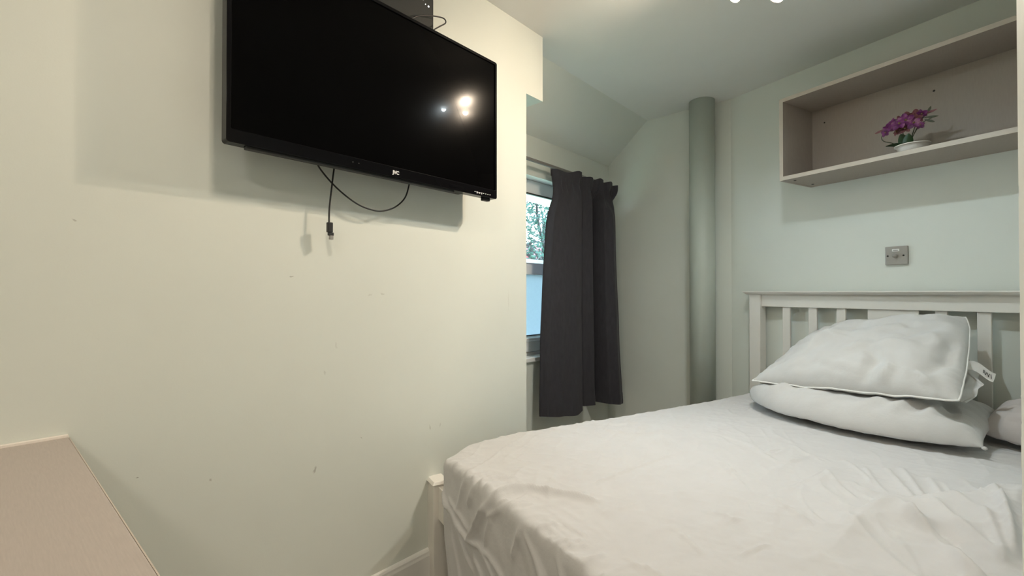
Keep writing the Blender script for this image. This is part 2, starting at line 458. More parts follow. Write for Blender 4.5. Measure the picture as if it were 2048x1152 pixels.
mb=MB(); ring(mb,rrect(TY0,TY1,TZ0,TZ1,.008),rrect(TY0+.011,TY1-.011,TZ0+.034,TZ1-.011,.002),TX-.034,TX); mb.build('bezel',M_bezel,tv,.0015)
mb=MB(); rprism(mb,rrect(TY0+.010,TY1-.010,TZ0+.033,TZ1-.010,.002),TX-.012,TX-.004); mb.build('screen',M_screen,tv)
mb=MB(); rprism(mb,rrect(TY0+.006,TY1-.006,TZ0+.004,TZ1-.006,.01),TX-.04,TX-.032); rprism(mb,rrect(TY0+.12,TY1-.12,TZ0+.006,TZ1-.16,.03),TX-.075,TX-.04); mb.build('back_cover',M_back,tv,.004)
mb=MB(); mb.box(TX-.03,TX-.008,TY0+.05,TY1-.22,TZ0-.006,TZ0+.002); mb.build('speaker_grille',M_back,tv,.002)
mb=MB(); mb.box(XT-.001,XT+.012,.78,1.02,1.62,1.86); mb.bar((XT+.01,.90,1.74),(TX-.07,.90,1.74),.05,.09); mb.box(TX-.083,TX-.074,.76,1.04,1.60,1.88); mb.build('wall_bracket',M_back,tv,.002)
MB().box(TX-.03,TX-.012,1.322,1.358,TZ0-.011,TZ0+.001).build('power_button',M_back,tv,.002)
MB().box(TX-.0005,TX+.0012,1.135,1.20,TZ0+.008,TZ0+.020).build('sensor_window',M_bezel,tv,.0008)
def text_mesh(name,txt,size,M,mat,parent,bold=0):
    cu=D.curves.new(name,'FONT'); cu.body=txt; cu.size=size; cu.extrude=.0004; cu.offset=bold; cu.align_x='CENTER'
    to=D.objects.new(name+'_tmp',cu); COL.objects.link(to)
    bpy.context.view_layer.update()
    me=D.meshes.new_from_object(to.evaluated_get(bpy.context.evaluated_depsgraph_get()))
    D.objects.remove(to); me.transform(M); me.materials.clear(); me.materials.append(mat)
    o=D.objects.new(name,me); return link(o,parent)
# lettering faces +x: text x -> world y, text y -> world z
TXM=lambda x,y,z: Matrix.Translation((x,y,z)) @ Matrix(((0,0,1,0),(1,0,0,0),(0,1,0,0),(0,0,0,1)))
text_mesh('logo','JVC',.0155,TXM(TX+.0008,.9035,TZ0+.0105),M_letter,tv,.0006)
mb=MB(); rn=random.Random(5)
for i in range(8):
    y=1.262+i*.0117; z=TZ0+.0115
    if i in (1,2,3): mb.box(TX,TX+.001,y-.0045,y+.0045,z-.001,z+.0012); mb.box(TX,TX+.001,y-.003,y+.003,z-.0045,z-.0032)
    else: mb.box(TX,TX+.001,y-.0022,y+.0022,z-.0012,z+.0012)
mb.build('port_markings',M_letter,tv)
for y in (.75,.77):
    MB().box(TX,TX+.0008,y-.0012,y+.0012,TZ0+.018,TZ0+.0192).build('indicator_dot',M_steel,tv)
adopt(tv)

# ------------------------------------------------------------------ cables
def smooth(pts,n=8):
    P=[Vector(p) for p in pts]; out=[]
    for i in range(len(P)-1):
        a=P[max(i-1,0)]; b=P[i]; c=P[i+1]; d=P[min(i+2,len(P)-1)]
        for j in range(n):
            t=j/n
            out.append(.5*((2*b)+(c-a)*t+(2*a-5*b+4*c-d)*t*t+(3*b-a-3*c+d)*t**3))
    out.append(P[-1]); return out
CX_=-1.39
c1_=MB().tube(smooth([(-1.385,.672,1.53),(CX_,.68,1.484),(CX_,.708,1.447),(CX_,.758,1.406),(CX_,.819,1.373),(CX_,.874,1.361),(CX_,.913,1.363),(CX_,.963,1.383),(CX_,1.005,1.423),(CX_,1.024,1.481),(-1.385,1.026,1.53)]),.0026,10)
tag(c1_.build('looped_cable',M_cable),'black cable hanging in a wide loop under the television','cable')
c2_=thing('dangling_cable','black cable hanging straight down from the television to a small plug','cable',(CX_,.739,1.50))
MB().tube(smooth([(-1.385,.742,1.53),(CX_,.739,1.484),(CX_,.731,1.42),(CX_,.723,1.349),(CX_,.722,1.302)]),.0026,10).build('cord',M_cable,c2_)
mb=MB(); mb.box(CX_-.007,CX_+.007,.716,.732,1.272,1.303); mb.box(CX_-.005,CX_+.005,.719,.736,1.262,1.272)
mb.build('plug',M_back,c2_,.002)
mb=MB(); mb.box(CX_-.006,CX_+.006,.724,.734,1.250,1.2625); o=mb.build('plug_contact',M_steel,c2_,.001); o['label']='bare metal plug contact'
adopt(c2_)
c3_=MB().tube(smooth([(-1.36,.95,1.985),(-1.345,.995,2.038),(-1.345,1.045,2.073),(-1.343,1.102,2.094),(-1.34,1.14,2.101),(-1.34,1.148,2.088),(-1.345,1.121,2.064),(-1.35,1.093,2.037),(-1.36,1.07,1.99)]),.0024,10)
tag(c3_.build('short_cable',M_cable),'thin black cable curling up over the top edge of the television','cable')

# ------------------------------------------------------------------ black box on the wall above the television
bx=thing('media_box','dark grey box with tiny indicator lights on the wall above the television','media box',(XT,.98,2.0))
mb=MB(); rprism(mb,rrect(.80,1.116,1.97,2.235,.02),XT+.012,XT+.06); mb.build('case',M_boxm,bx,.003)
mb=MB(); mb.box(XT-.002,XT+.013,.88,1.03,2.03,2.17); mb.build('mount_plate',M_back,bx,.002)
for (y,z,r) in ((1.092,2.136,.0032),(1.078,2.138,.0016),(1.068,2.150,.0014),(1.060,2.150,.0014),(1.05,2.155,.0014)):
    mb=MB(); mb.lathe([(0,.0012),(r,.001),(r,0)],(0,0,0),12,M=Matrix(((0,0,1,XT+.06),(1,0,0,y),(0,1,0,z),(0,0,0,1)))); o=mb.build('indicator_light',M_led,bx); o['label']='white indicator light'
adopt(bx)

# ------------------------------------------------------------------ desk
dk=thing('desk','pale beige desk top against the left wall with a bright cream back edge','desk',(-1.0,-.2,0))
DZ=.768; DY1=.138
MB().box(XT+.006,-.57,-.95,DY1,DZ-.025,DZ).build('desk_top',M_desk,dk,.002)
eb=MB(); eb.box(XT+.001,XT+.012,-.95,DY1,DZ-.024,DZ+.0055); o=eb.build('back_edge',M_deskedge,dk,.001); o['label']='cream back edge strip'
MB().box(XT+.012,-.57,DY1,DY1+.0016,DZ-.024,DZ-.0005).build('edge_banding',M_shelfedge,dk)
for x in (XT+.06,-.63):
    for y in (-.9,DY1-.05):
        MB().box(x-.02,x+.02,y-.02,y+.02,0,DZ-.025).build('leg',M_white,dk,.003)
adopt(dk)

# ------------------------------------------------------------------ wall shelf
sh=thing('wall_shelf','long open greige box shelf hung on the angled wall above the bed','shelf',tuple(B(-.85,.15,1.675)))
S0,S1,Z0,Z1,DP,TH=-1.456,-.24,1.675,2.108,.30,.019
bbox(MB(),S0,S0+TH,0,DP,Z0,Z1).build('side_panel',M_shelf,sh,.0008)
bbox(MB(),S1-TH,S1,0,DP,Z0,Z1).build('side_panel',M_shelf,sh,.0008)
bbox(MB(),S0+TH,S1-TH,0,DP,Z1-TH,Z1).build('top_panel',M_shelf,sh,.0008)
bbox(MB(),S0+TH,S1-TH,0,DP,Z0+.001,Z0+TH+.002).build('bottom_panel',M_shelf,sh,.0008)
bbox(MB(),S0+TH,S1-TH,.012,.018,Z0+TH,Z1-TH).build('back_panel',M_shelf,sh)
ed=MB(); e=.0014
bbox(ed,S0,S0+TH,DP,DP+e,Z0,Z1); bbox(ed,S1-TH,S1,DP,DP+e,Z0,Z1); bbox(ed,S0+TH,S1-TH,DP,DP+e,Z1-TH,Z1); bbox(ed,S0+TH,S1-TH,DP,DP+e,Z0+.001,Z0+TH+.002)
o=ed.build('edge_banding',M_shelfedge,sh); o['label']='lighter edge banding'
ROTB=Matrix(((DR.x,NN.x,0,0),(DR.y,NN.y,0,0),(0,0,1,0),(0,0,0,1)))
def disc_on_wall(name,s,off,z,r,t,mat,parent,n=16):
    # axis pointing out of the angled wall (-NN)
    M=Matrix(((DR.x,0,-NN.x,0),(DR.y,0,-NN.y,0),(0,1,0,0),(0,0,0,1)))
    mb=MB(); mb.lathe([(0,t),(r*.92,t),(r,t*.6),(r,0)],B(s,off,z),n,M=M); return mb.build(name,mat,parent)
disc_on_wall('screw_hole',-1.374,.018,2.012,.004,.0006,M_dark,sh); disc_on_wall('screw_hole',-.905,.018,2.012,.0048,.0006,M_dark,sh)
for off in (.245,.075):
    mb=MB(); mb.lathe([(.0065,.0012),(.0065,-.0006),(0,-.0006)],B(S0+TH+.03,off,Z0),16); mb.build('fixing_cap',M_dark,sh)
adopt(sh)

# ------------------------------------------------------------------ artificial orchid in a low white pot
og=thing('potted_orchid','purple artificial orchid in a low white pot on the wall shelf','plant',tuple(B(-.925,.19,Z0+TH+.002)))
PB=B(-.925,.19,Z0+TH+.002)
mb=MB(); mb.lathe([(0,0),(.036,0),(.046,.012),(.054,.030),(.060,.040),(.064,.0405),(.0645,.0445),(.061,.0455),(.055,.040),(.045,.028),(0,.026)],PB,40); mb.build('pot',M_pot,og)
def PO(ds,do,dz): return PB+DR*ds-NN*do+Vector((0,0,dz))
def leaf(base,tip,w,arch,mat,name,parent,up=Vector((0,0,1)),nu=10,nw=5):
    base=Vector(base); tip=Vector(tip); ax=tip-base; side=ax.cross(up).normalized(); nrm=side.cross(ax).normalized()
    P=[]
    for i in range(nu+1):
        u=i/nu; wid=w*math.sin(PI*min(1,u*.93+.05))**.75
        c=base+ax*u+nrm*arch*math.sin(PI*u)
        P.append([c+side*wid*(j/nw*2-1)+nrm*(-.25*wid)*(1-abs(j/nw*2-1)) for j in range(nw+1)])
    mb=MB(); mb.grid(P); mb.grid([[p-nrm*.0012 for p in r] for r in P],flip=True)
    return mb.build(name,mat,parent,fixn=False)
leaf(PO(-.015,.01,.03),PO(-.078,.055,.052),.030,.012,M_pleaf,'leaf',og)
leaf(PO(-.02,.0,.03),PO(-.035,.02,.100),.022,.006,M_pleaf,'leaf',og,up=NN)
leaf(PO(-.02,.01,.03),PO(-.002,.03,.092),.020,.006,M_pleaf,'leaf',og,up=NN)
leaf(PO(-.02,.01,.03),PO(-.068,-.03,.068),.017,.006,M_pleaf,'leaf',og)
stems=[[PO(-.02,0,.02),PO(-.055,.03,.060),PO(-.088,.045,.078),PO(-.098,.045,.100),PO(-.082,.045,.118)],
       [PO(-.015,0,.02),PO(-.03,.0,.09),PO(-.04,.005,.135)],[PO(-.01,0,.02),PO(0,.0,.09),PO(.015,.0,.14)],
       [PO(-.01,0,.02),PO(.005,.01,.08),PO(.04,.015,.128),PO(.075,.015,.140)],[PO(.0,.0,.08),PO(.03,-.01,.15),PO(.052,-.01,.175)]]
for s_ in stems: MB().tube(smooth(s_,5),.0018,6).build('stem',M_stem,og)
def flower(c,d,r,mat,seed):
    rnd=random.Random(seed); d=Vector(d).normalized(); ref=Vector((0,0,1)) if abs(d.z)<.8 else Vector((1,0,0))
    s=d.cross(ref).normalized(); u=s.cross(d); c=Vector(c); mb=MB()
    for k_ in range(5):
        a=2*PI*k_/5+rnd.uniform(-.2,.2)+.3; ax=(s*math.cos(a)+u*math.sin(a)); sd=d.cross(ax); L=r*rnd.uniform(.85,1.15); wd=L*rnd.uniform(.36,.50); cu=rnd.uniform(.1,.5)
        P=[]
        for i in range(6):
            t=i/5; wi=wd*math.sin(PI*(t*.82+.1))**.8
            P.append([c+ax*L*t+d*(.25*L*t-cu*L*t*t)+sd*wi*(j/2-1)+d*.12*L*(abs(j/2-1)) for j in range(5)])
        mb.grid(P)
    o=mb.build('flower',mat,og,fixn=False)
    lp=MB(); lp.lathe([(0,.010*r/.03),(.004*r/.03,.008*r/.03),(.006*r/.03,.003),(.002,0)],c,8,M=Matrix((( s.x,u.x,d.x,0),(s.y,u.y,d.y,0),(s.z,u.z,d.z,0),(0,0,0,1))))
    q=lp.build('flower_centre',M_lip,o); return o
fl=[(-.080,.05,.115,.020,0),(-.055,.04,.150,.030,0),(-.078,.02,.140,.024,0),(-.028,.05,.140,.032,0),(-.015,.03,.118,.028,1),(-.045,.03,.112,.022,1),
    (-.005,.05,.150,.030,0),(.018,.035,.132,.028,0),(-.032,.02,.165,.026,1),(-.008,.015,.172,.026,1),(.018,.015,.170,.026,1),(.030,.03,.150,.024,1),(.042,.02,.168,.022,0),(.038,.03,.118,.020,0),(.0,-.02,.155,.026,0),(-.04,-.02,.14,.026,0)]
for i,(s_,o_,z_,r_,k_) in enumerate(fl):
    rnd=random.Random(20+i)
    flower(PO(s_,o_,z_),-NN*1.0+DR*(s_*8+rnd.uniform(-.5,.5))+Vector((0,0,rnd.uniform(-.8,.4))),r_*.92,M_petal2 if k_ else M_petal,i)
for i,(a,b) in enumerate((((.045,.015,.165),(.092,.015,.172)),((.05,.02,.140),(.085,.02,.118)),((.05,.02,.148),(.098,.02,.140)),((.052,.0,.172),(.066,.0,.196)),((-.09,.04,.135),(-.122,.05,.122)))):
    leaf(PO(*a),PO(*b),.005,.003,M_petal2 if i in (0,4) else M_stem,'bud' ,og,up=NN,nu=6,nw=2)
adopt(og)

# ------------------------------------------------------------------ fused switch plate
sw=thing('wall_switch','brushed steel switch plate with a small knob between shelf and headboard','switch',tuple(B(-1.058,0,1.266)))
SZ=1.266; SS=-1.0575
bbox(MB(),SS-.046,SS+.046,-.002,.011,SZ-.045,SZ+.045).build('plate',M_steel,sw,.0035,3)
disc_on_wall('screw',SS-.034,.0108,SZ-.001,.0042,.0012,M_dark,sw); disc_on_wall('screw',SS+.030,.0108,SZ-.001,.0042,.0012,M_dark,sw)
bbox(MB(),SS-.016,SS+.014,.010,.0135,SZ+.020,SZ+.032).build('label_holder',M_gloss,sw,.002)
bbox(MB(),SS-.011,SS+.009,.0134,.0139,SZ+.0245,SZ+.0265).build('label_slot',M_dark,sw)
disc_on_wall('knob_base',SS-.001,.010,SZ-.001,.0115,.003,M_steel,sw,24)
disc_on_wall('knob',SS-.001,.012,SZ-.001,.0095,.018,M_steel,sw,24)
adopt(sw)

# ------------------------------------------------------------------ bed frame
bd=thing('bed_frame','white painted wooden double bed frame with a slatted headboard against the angled wall','bed',tuple(B(-1.03,1.1,0)))
HO0,HO1=.025,.085
PL0,PL1=-1.775,-1.706
cen=(-.728*1.43)
cen=-1.035
PR0,PR1=2*cen-PL1,2*cen-PL0
for a,b in ((PL0,PL1),(PR0,PR1)):
    bbox(MB(),a,b,HO0,HO1,0,1.076).build('headboard_post',M_white,bd,.003)
cap=MB(); 
cprof=[(HO0-.012,1.093),(HO1+.026,1.093),(HO1+.026,1.088),(HO1+.018,1.079),(HO1+.008,1.074),(HO0-.004,1.074),(HO0-.012,1.085)]
ends=[]
for s_,ins in ((PL0-.032,.0),(PR1+.032,.0)):
    ends.append([B(s_ + ((1 if s_<cen else -1)*(1.093-z)*1.2),o_,z) for o_,z in cprof])
n_=len(cprof)
cap.add(ends[0]+ends[1],[tuple(range(n_)),tuple(range(2*n_-1,n_-1,-1))]+[(i,(i+1)%n_,n_+(i+1)%n_,n_+i) for i in range(n_)])
cap.build('headboard_cap',M_white,bd,.0015)
bbox(MB(),PL1,PR0,HO0+.012,HO1-.016,1.003,1.075).build('top_rail',M_white,bd,.002)
bbox(MB(),PL1,PR0,HO0+.012,HO1-.016,.30,.42).build('lower_rail',M_white,bd,.002)
def hs(u,off=.06): return u
slats=[(-1.149*1.43,-1.118*1.43),(-1.046*1.43,-1.014*1.43),(-.944*1.43,-.913*1.43)]
kf=1-.06/2.78*1.25; cs=-1.077
for a,b in slats:
    a,b=a*kf+.012,b*kf+.012
    bbox(MB(),a,b,HO0+.020,HO1-.026,.42,1.003).build('slat',M_white,bd,.002)
    bbox(MB(),2*cs-b,2*cs-a,HO0+.020,HO1-.026,.42,1.003).build('slat',M_white,bd,.002)
pa=-.842*1.43*kf+.012; pb=-.954
bbox(MB(),pa,pb,HO0+.020,HO1-.026,.42,1.003).build('centre_panel',M_white,bd,.002)
for a,b in ((PL0+.045,PL1+.045),(-.250,-.181)):
    bbox(MB(),a,b,2.092,2.152,0,.376).build('foot_post',M_white,bd,.003)
    mbc=MB(); m0,m1=a-.003,b+.003
    m0-=.004; m1+=.004
    base=[B(m0,2.158,.374),B(m1,2.158,.374),B(m1,2.089,.374),B(m0,2.089,.374)]
    top=[B(m0+.006,2.149,.385),B(m1-.006,2.149,.385),B(m1-.006,2.095,.385),B(m0+.006,2.095,.385)]
    mbc.hexa(base+top); mbc.build('post_cap',M_white,bd,.0015)
bbox(MB(),PL1+.045,-.250,2.098,2.134,.245,.366).build('foot_rail',M_white,bd,.003)
for a,b in ((PL0+.06,PL0+.085),(-.248,-.223)):
    bbox(MB(),a,b,HO1,2.095,.20,.32).build('side_rail',M_white,bd,.002)
bs=MB()
bbox(bs,PL0+.085,-.25,HO1+.01,2.095,.27,.30); bs.build('slatted_base',M_white,bd)
adopt(bd)

# ------------------------------------------------------------------ sheet stretched over the mattress
ZM=.520; S_L,S_R=-1.648,-.265; O_H,O_F=.125,2.165; RAD=.026
def seg_d(p,a,b):
    ax,ay=a; bx_,by=b; dx,dy=bx_-ax,by-ay; L=dx*dx+dy*dy
    t=0 if L==0 else max(0,min(1,((p[0]-ax)*dx+(p[1]-ay)*dy)/L))
    return math.hypot(p[0]-ax-dx*t,p[1]-ay-dy*t),t
def poly_d(p,pl):
    best=(9,0); n=len(pl)-1
    for i in range(n):
        d,t=seg_d(p,pl[i],pl[i+1])
        if d<best[0]: best=(d,(i+t)/n)
    return best
def smp(pl,m=4): 
    return [(v.x,v.y) for v in smooth([(x,y,0) for x,y in pl],m)] if len(pl)>2 else pl
# creases on the top: (polyline in bed metres, height, width)
TOP=[([(-1.175,2.16),(-1.172,2.118),(-1.150,2.063),(-1.102,2.026),(-1.04,1.977),(-.992,1.931)],.020,.015),
     ([(-1.264,2.17),(-1.271,2.133),(-1.267,2.092),(-1.24,2.04)],.011,.010),
     ([(-1.037,2.077),(-.95,2.08),(-.859,2.077)],.0030,.007),([(-1.03,2.045),(-.93,2.04),(-.83,2.045)],.0025,.006),([(-1.0,2.11),(-.9,2.112),(-.82,2.10)],.0028,.007),
     ([(-.93,2.00),(-.85,2.02),(-.76,2.05)],.0022,.007),([(-1.1,1.90),(-1.0,1.95),(-.9,1.97)],.002,.01),
     ([(-.828,2.16),(-.79,2.14),(-.752,2.10),(-.70,2.02)],.003,.012),
     ([(-.724,.971),(-.636,1.099),(-.570,1.186)],.009,.011),([(-.700,.929),(-.626,1.044),(-.556,1.163)],.008,.010),([(-.62,.957),(-.57,1.04),(-.529,1.116)],.008,.011),
     ([(-.722,1.196),(-.673,1.234),(-.636,1.237)],.006,.011),([(-.575,.878),(-.51,.95),(-.473,.954)],.005,.010),([(-.76,1.02),(-.69,1.13),(-.62,1.22)],.006,.010),
     ([(-1.087,1.686),(-1.094,1.567),(-1.037,1.468)],.003,.02),([(-.789,1.082),(-.763,1.282),(-.641,1.401)],.006,.016),([(-.783,1.588),(-.743,1.839)],.004,.02),
     ([(-.531,1.365),(-.458,1.423),(-.382,1.50),(-.326,1.542)],.014,.015),([(-.453,1.047),(-.389,1.211),(-.337,1.361)],.014,.013),([(-.511,1.265),(-.454,1.323),(-.399,1.365),(-.338,1.419)],.012,.013),
     ([(-.62,1.46),(-.54,1.53),(-.45,1.60),(-.36,1.66)],.007,.016),([(-.70,1.50),(-.62,1.62),(-.52,1.74)],.004,.02),([(-.52,1.70),(-.42,1.78),(-.34,1.86)],.006,.02),
     ([(-1.45,1.2),(-1.30,1.35),(-1.12,1.42)],.003,.02),([(-1.35,.95),(-1.2,1.15),(-1.05,1.22)],.0035,.02),([(-1.0,1.0),(-.92,1.15),(-.86,1.35)],.004,.018),([(-1.5,1.6),(-1.4,1.72),(-1.25,1.76)],.002,.02),([(-.9,1.25),(-.86,1.42),(-.8,1.5)],.003,.016),([(-1.2,.8),(-1.12,.92),(-1.0,.98)],.003,.014)]
CREASE=[[(-1.245,1.146),(-1.123,1.13),(-.981,1.168),(-.997,1.03)],[(-1.062,1.36),(-.913,1.463),(-.797,1.552)],[(-.782,1.458),(-.786,1.321),(-.8,1.119)],[(-.773,1.509),(-.69,1.547),(-.631,1.577)],
[(-.803,1.715),(-.728,1.72)],[(-.743,1.747),(-.734,1.691)],[(-1.017,1.381),(-.932,1.435)],[(-.81,1.159),(-.714,1.27),(-.649,1.327)],[(-1.089,1.886),(-1.131,1.672),(-1.159,1.424)],
[(-1.66,1.489),(-1.542,1.404),(-1.501,1.251)],[(-1.621,1.692),(-1.564,1.63),(-1.482,1.591)],[(-1.525,1.489),(-1.398,1.412),(-1.362,1.278)],[(-.997,2.162),(-.872,2.158),(-.777,2.154)],[(-.951,2.133),(-.832,2.132)],
[(-.956,2.091),(-.852,2.08)],[(-.766,2.059),(-.703,2.062)],[(-1.113,1.113),(-.923,1.219),(-.9,1.079),(-.838,1.071)],[(-1.005,1.157),(-.994,1.083)],[(-.83,1.008),(-.728,1.102),(-.678,1.172)],[(-1.014,1.001),(-.851,1.093)],
[(-.934,1.971),(-.936,1.825)],[(-.716,2.049),(-.67,2.04)],[(-.64,1.839),(-.632,1.742)],[(-.774,1.874),(-.678,1.906)]]
rc=random.Random(9)
TOP+=[(p,rc.uniform(.0045,.0075),rc.uniform(.006,.009)) for p in CREASE]
for i in range(46):     # short puckers where the sheet turns over the foot edge
    s0=lerp(-1.56,-.45,(i+rc.random())/46); L_=rc.uniform(.02,.10); TOP.append(([(s0,2.165),(s0+rc.uniform(-.01,.05),2.165-L_)],rc.uniform(.002,.0075),rc.uniform(.005,.010)))
for p in ([(-.541,1.341),(-.484,1.401),(-.441,1.42),(-.386,1.49),(-.325,1.534)],[(-.419,1.238),(-.371,1.341),(-.335,1.421)],[(-.418,1.128),(-.367,1.268),(-.33,1.393)]): TOP.append((p,.016,.014))
TOP.append(([(-.466,1.37),(-.426,1.438),(-.401,1.437)],-.02,.03)); TOP.append(([(-.546,1.668),(-.564,1.54),(-.579,1.421),(-.554,1.321)],.012,.03))
TOP=[(smp(p),h*1.1,w*.85) for p,h,w in TOP]
LUMP=smp([(-.66,1.50),(-.598,1.421),(-.577,1.367),(-.523,1.257),(-.479,1.18),(-.457,1.123),(-.443,1.032),(-.416,.986),(-.33,.93)])
FOOT=[([(-1.345,.517),(-1.42,.377)],.008,.014),([(-1.276,.528),(-1.335,.428)],.010,.014),([(-1.17,.519),(-1.24,.44),(-1.295,.37),(-1.325,.332)],.018,.016),
      ([(-1.107,.517),(-1.196,.452)],.009,.012),([(-1.002,.521),(-1.035,.463),(-1.063,.401)],.009,.011),([(-1.002,.498),(-.946,.46),(-.90,.41)],.008,.011),
      ([(-1.56,.43),(-1.515,.386),(-1.443,.368),(-1.398,.343),(-1.325,.332),(-1.239,.343),(-1.195,.329),(-1.162,.30),(-1.10,.24)],.014,.012),([(-1.53,.40),(-1.44,.345),(-1.36,.30),(-1.30,.24)],.010,.010),
      ([(-1.49,.40),(-1.398,.38),(-1.33,.355)],.008,.010),([(-1.239,.351),(-1.154,.34),(-1.077,.30),(-1.022,.25)],.010,.010),([(-.867,.52),(-.836,.46),(-.797,.38)],.009,.012),([(-1.221,.355),(-1.20,.41),(-1.17,.46)],.007,.010),
      ([(-1.30,.30),(-1.22,.25),(-1.18,.15)],.010,.012),([(-1.10,.33),(-1.04,.25),(-1.0,.15)],.009,.012),([(-.93,.46),(-.86,.36),(-.80,.2)],.008,.012),([(-1.46,.30),(-1.42,.2),(-1.40,.1)],.010,.014)]
FOOT=[(smp(p),h*1.15,w*.72) for p,h,w in FOOT]
def ridge(p,lst):
    h=0
    for pl,a,w in lst:
        if min(abs(p[0]-q[0]) for q in pl)>.12 : continue
        d,t=poly_d(p,pl)
        if d<w*4: h+=a*math.exp(-(d/w)**1.35)*min(1,4.5*min(t+.04,1-t+.04))
    return h
def sheet_z(s,o):
    z=0
    z+=.006*noise.noise(Vector((s*2.2,o*2.0,1)))
    r=.55*s+.83*o; q=.83*s-.55*o     # faint drag lines, mostly one way
    z+=.0022*noise.noise(Vector((r*6,q*26,4)))*(.6+.8*noise.noise(Vector((s*2,o*2,9))))
    z+=.0016*noise.noise(Vector((s*34,o*9,7)))
    m=.5+.5*noise.noise(Vector((s*1.7,o*1.7,21)))
    z+=.0055*m*max(0,1-6*abs(noise.noise(Vector((r*4.5,q*13,14)))))
    z+=.0035*m*max(0,1-6*abs(noise.noise(Vector((q*5+3,r*15,17)))))
    z+=.0008*noise.noise(Vector((s*60,o*60,2)))
    z+=ridge((s,o),TOP)
    d,t=poly_d((s,o),LUMP)
    i=min(len(LUMP)-2,int(t*(len(LUMP)-1))); ax,ay=LUMP[i]; bx_,by=LUMP[i+1]
    side=(bx_-ax)*(o-ay)-(by-ay)*(s-ax)      # >0 on the near/right side
    A=.060*min(1,max(0,t*2.2))
    if side>0: z+=A*math.exp(-(d/.22)**2)
    else: z+=A*math.exp(-(d/.013)**2)
    return z
def wrapc(a,lo,hi,r):
    """unrolled coordinate -> (position, drop)"""
    if a<lo+r*0: e=lo-a; sgn=-1; base=lo
    elif a>hi: e=a-hi; sgn=1; base=hi
    else: return a,0
    arc=r*PI/2
    if e<arc:
        th=e/r; return base+sgn*r*math.sin(th), r*(1-math.cos(th))
    return base+sgn*r, r+(e-arc)
def sheet():
    lo_s,hi_s=S_L+RAD,S_R-RAD; lo_o,hi_o=O_H+RAD,O_F-RAD
    DS,DF,DH,DRt=.20,.50,.20,.33
    def axis(lo,hi,dl,dh,step,se):
        out=[]; a=lo-dl
        while a<lo: out.append(a); a+=se
        a=lo
        while a<hi: out.append(a); a+=step
        a=hi
        while a<=hi+dh+1e-6: out.append(a); a+=se
        return out
    AS=axis(lo_s,hi_s,DS,DRt,.0052,.0052); AO=axis(lo_o,hi_o,DH,DF,.0058,.0055)
    P=[]
    for o in AO:
        row=[]
        for s in AS:
            ps,d1=wrapc(s,lo_s,hi_s,RAD); po,d2=wrapc(o,lo_o,hi_o,RAD)
            tp=min(1,max(0,(po-2.0)/.18)); tp=tp*tp*(3-2*tp)
            ps+=.118*tp*math.exp(-(ps-S_L)/.20)
            corner=min(d1,d2); drop=max(d1,d2)+ (.25*corner if corner<RAD else .25*RAD)
            zt=sheet_z(min(max(ps,S_L),S_R),min(max(po,O_H),O_F))
            k_=math.exp(-drop/.05)
            z=ZM-drop+zt*k_
            # the mattress corner at the foot is softer
            fade=math.exp(-(((ps-S_L)/.16)**2+((po-O_F)/.16)**2)); z-=.016*fade*k_
            if d2>.0 and o>hi_o:      # foot drop: gathered folds, hem falling slightly in
                w=min(1,d2/.05)
                po+=w*(ridge((ps,z),FOOT)+.006*noise.noise(Vector((ps*9+z*5,z*4,3)))+.004*noise.noise(Vector((ps*22+z*14,z*5,8))))
                po-=.05*max(0,(drop-.12))*w
                ps+=w*.008*noise.noise(Vector((z*7,po*3,5)))
            if d1>0 and s>hi_s: ps+=min(1,d1/.05)*(.014*noise.noise(Vector((po*14,z*3,6)))+.008*noise.noise(Vector((po*30,z*6,2))))
            if d1>0 and s<lo_s: ps-=min(1,d1/.05)*(.006*noise.noise(Vector((po*8,z*3,6))))
            row.append(B(ps,po,max(z,.02)))
        P.append(row)
    mb=MB(); mb.grid(P)
    o=mb.build('fitted_sheet',M_sheet)
    so=o.modifiers.new('thick','SOLIDIFY'); so.thickness=.0015; so.offset=-1
    return o
tag(sheet(),'rumpled white sheet stretched over the mattress and hanging over the foot of the bed','sheet')
mt=MB(); mo=[(S_L+.03,O_H+.03),(S_R-.03,O_H+.03),(S_R-.03,O_F-.08),(S_L+.19,O_F-.08),(S_L+.16,O_F-.11),(S_L+.03,1.78)]
mt.prism([tuple(B(a,b,0)[:2]) for a,b in mo],.302,ZM-.024)
tag(mt.build('mattress',M_sheet,None,.02,3),'mattress hidden under the rumpled white sheet','mattress')

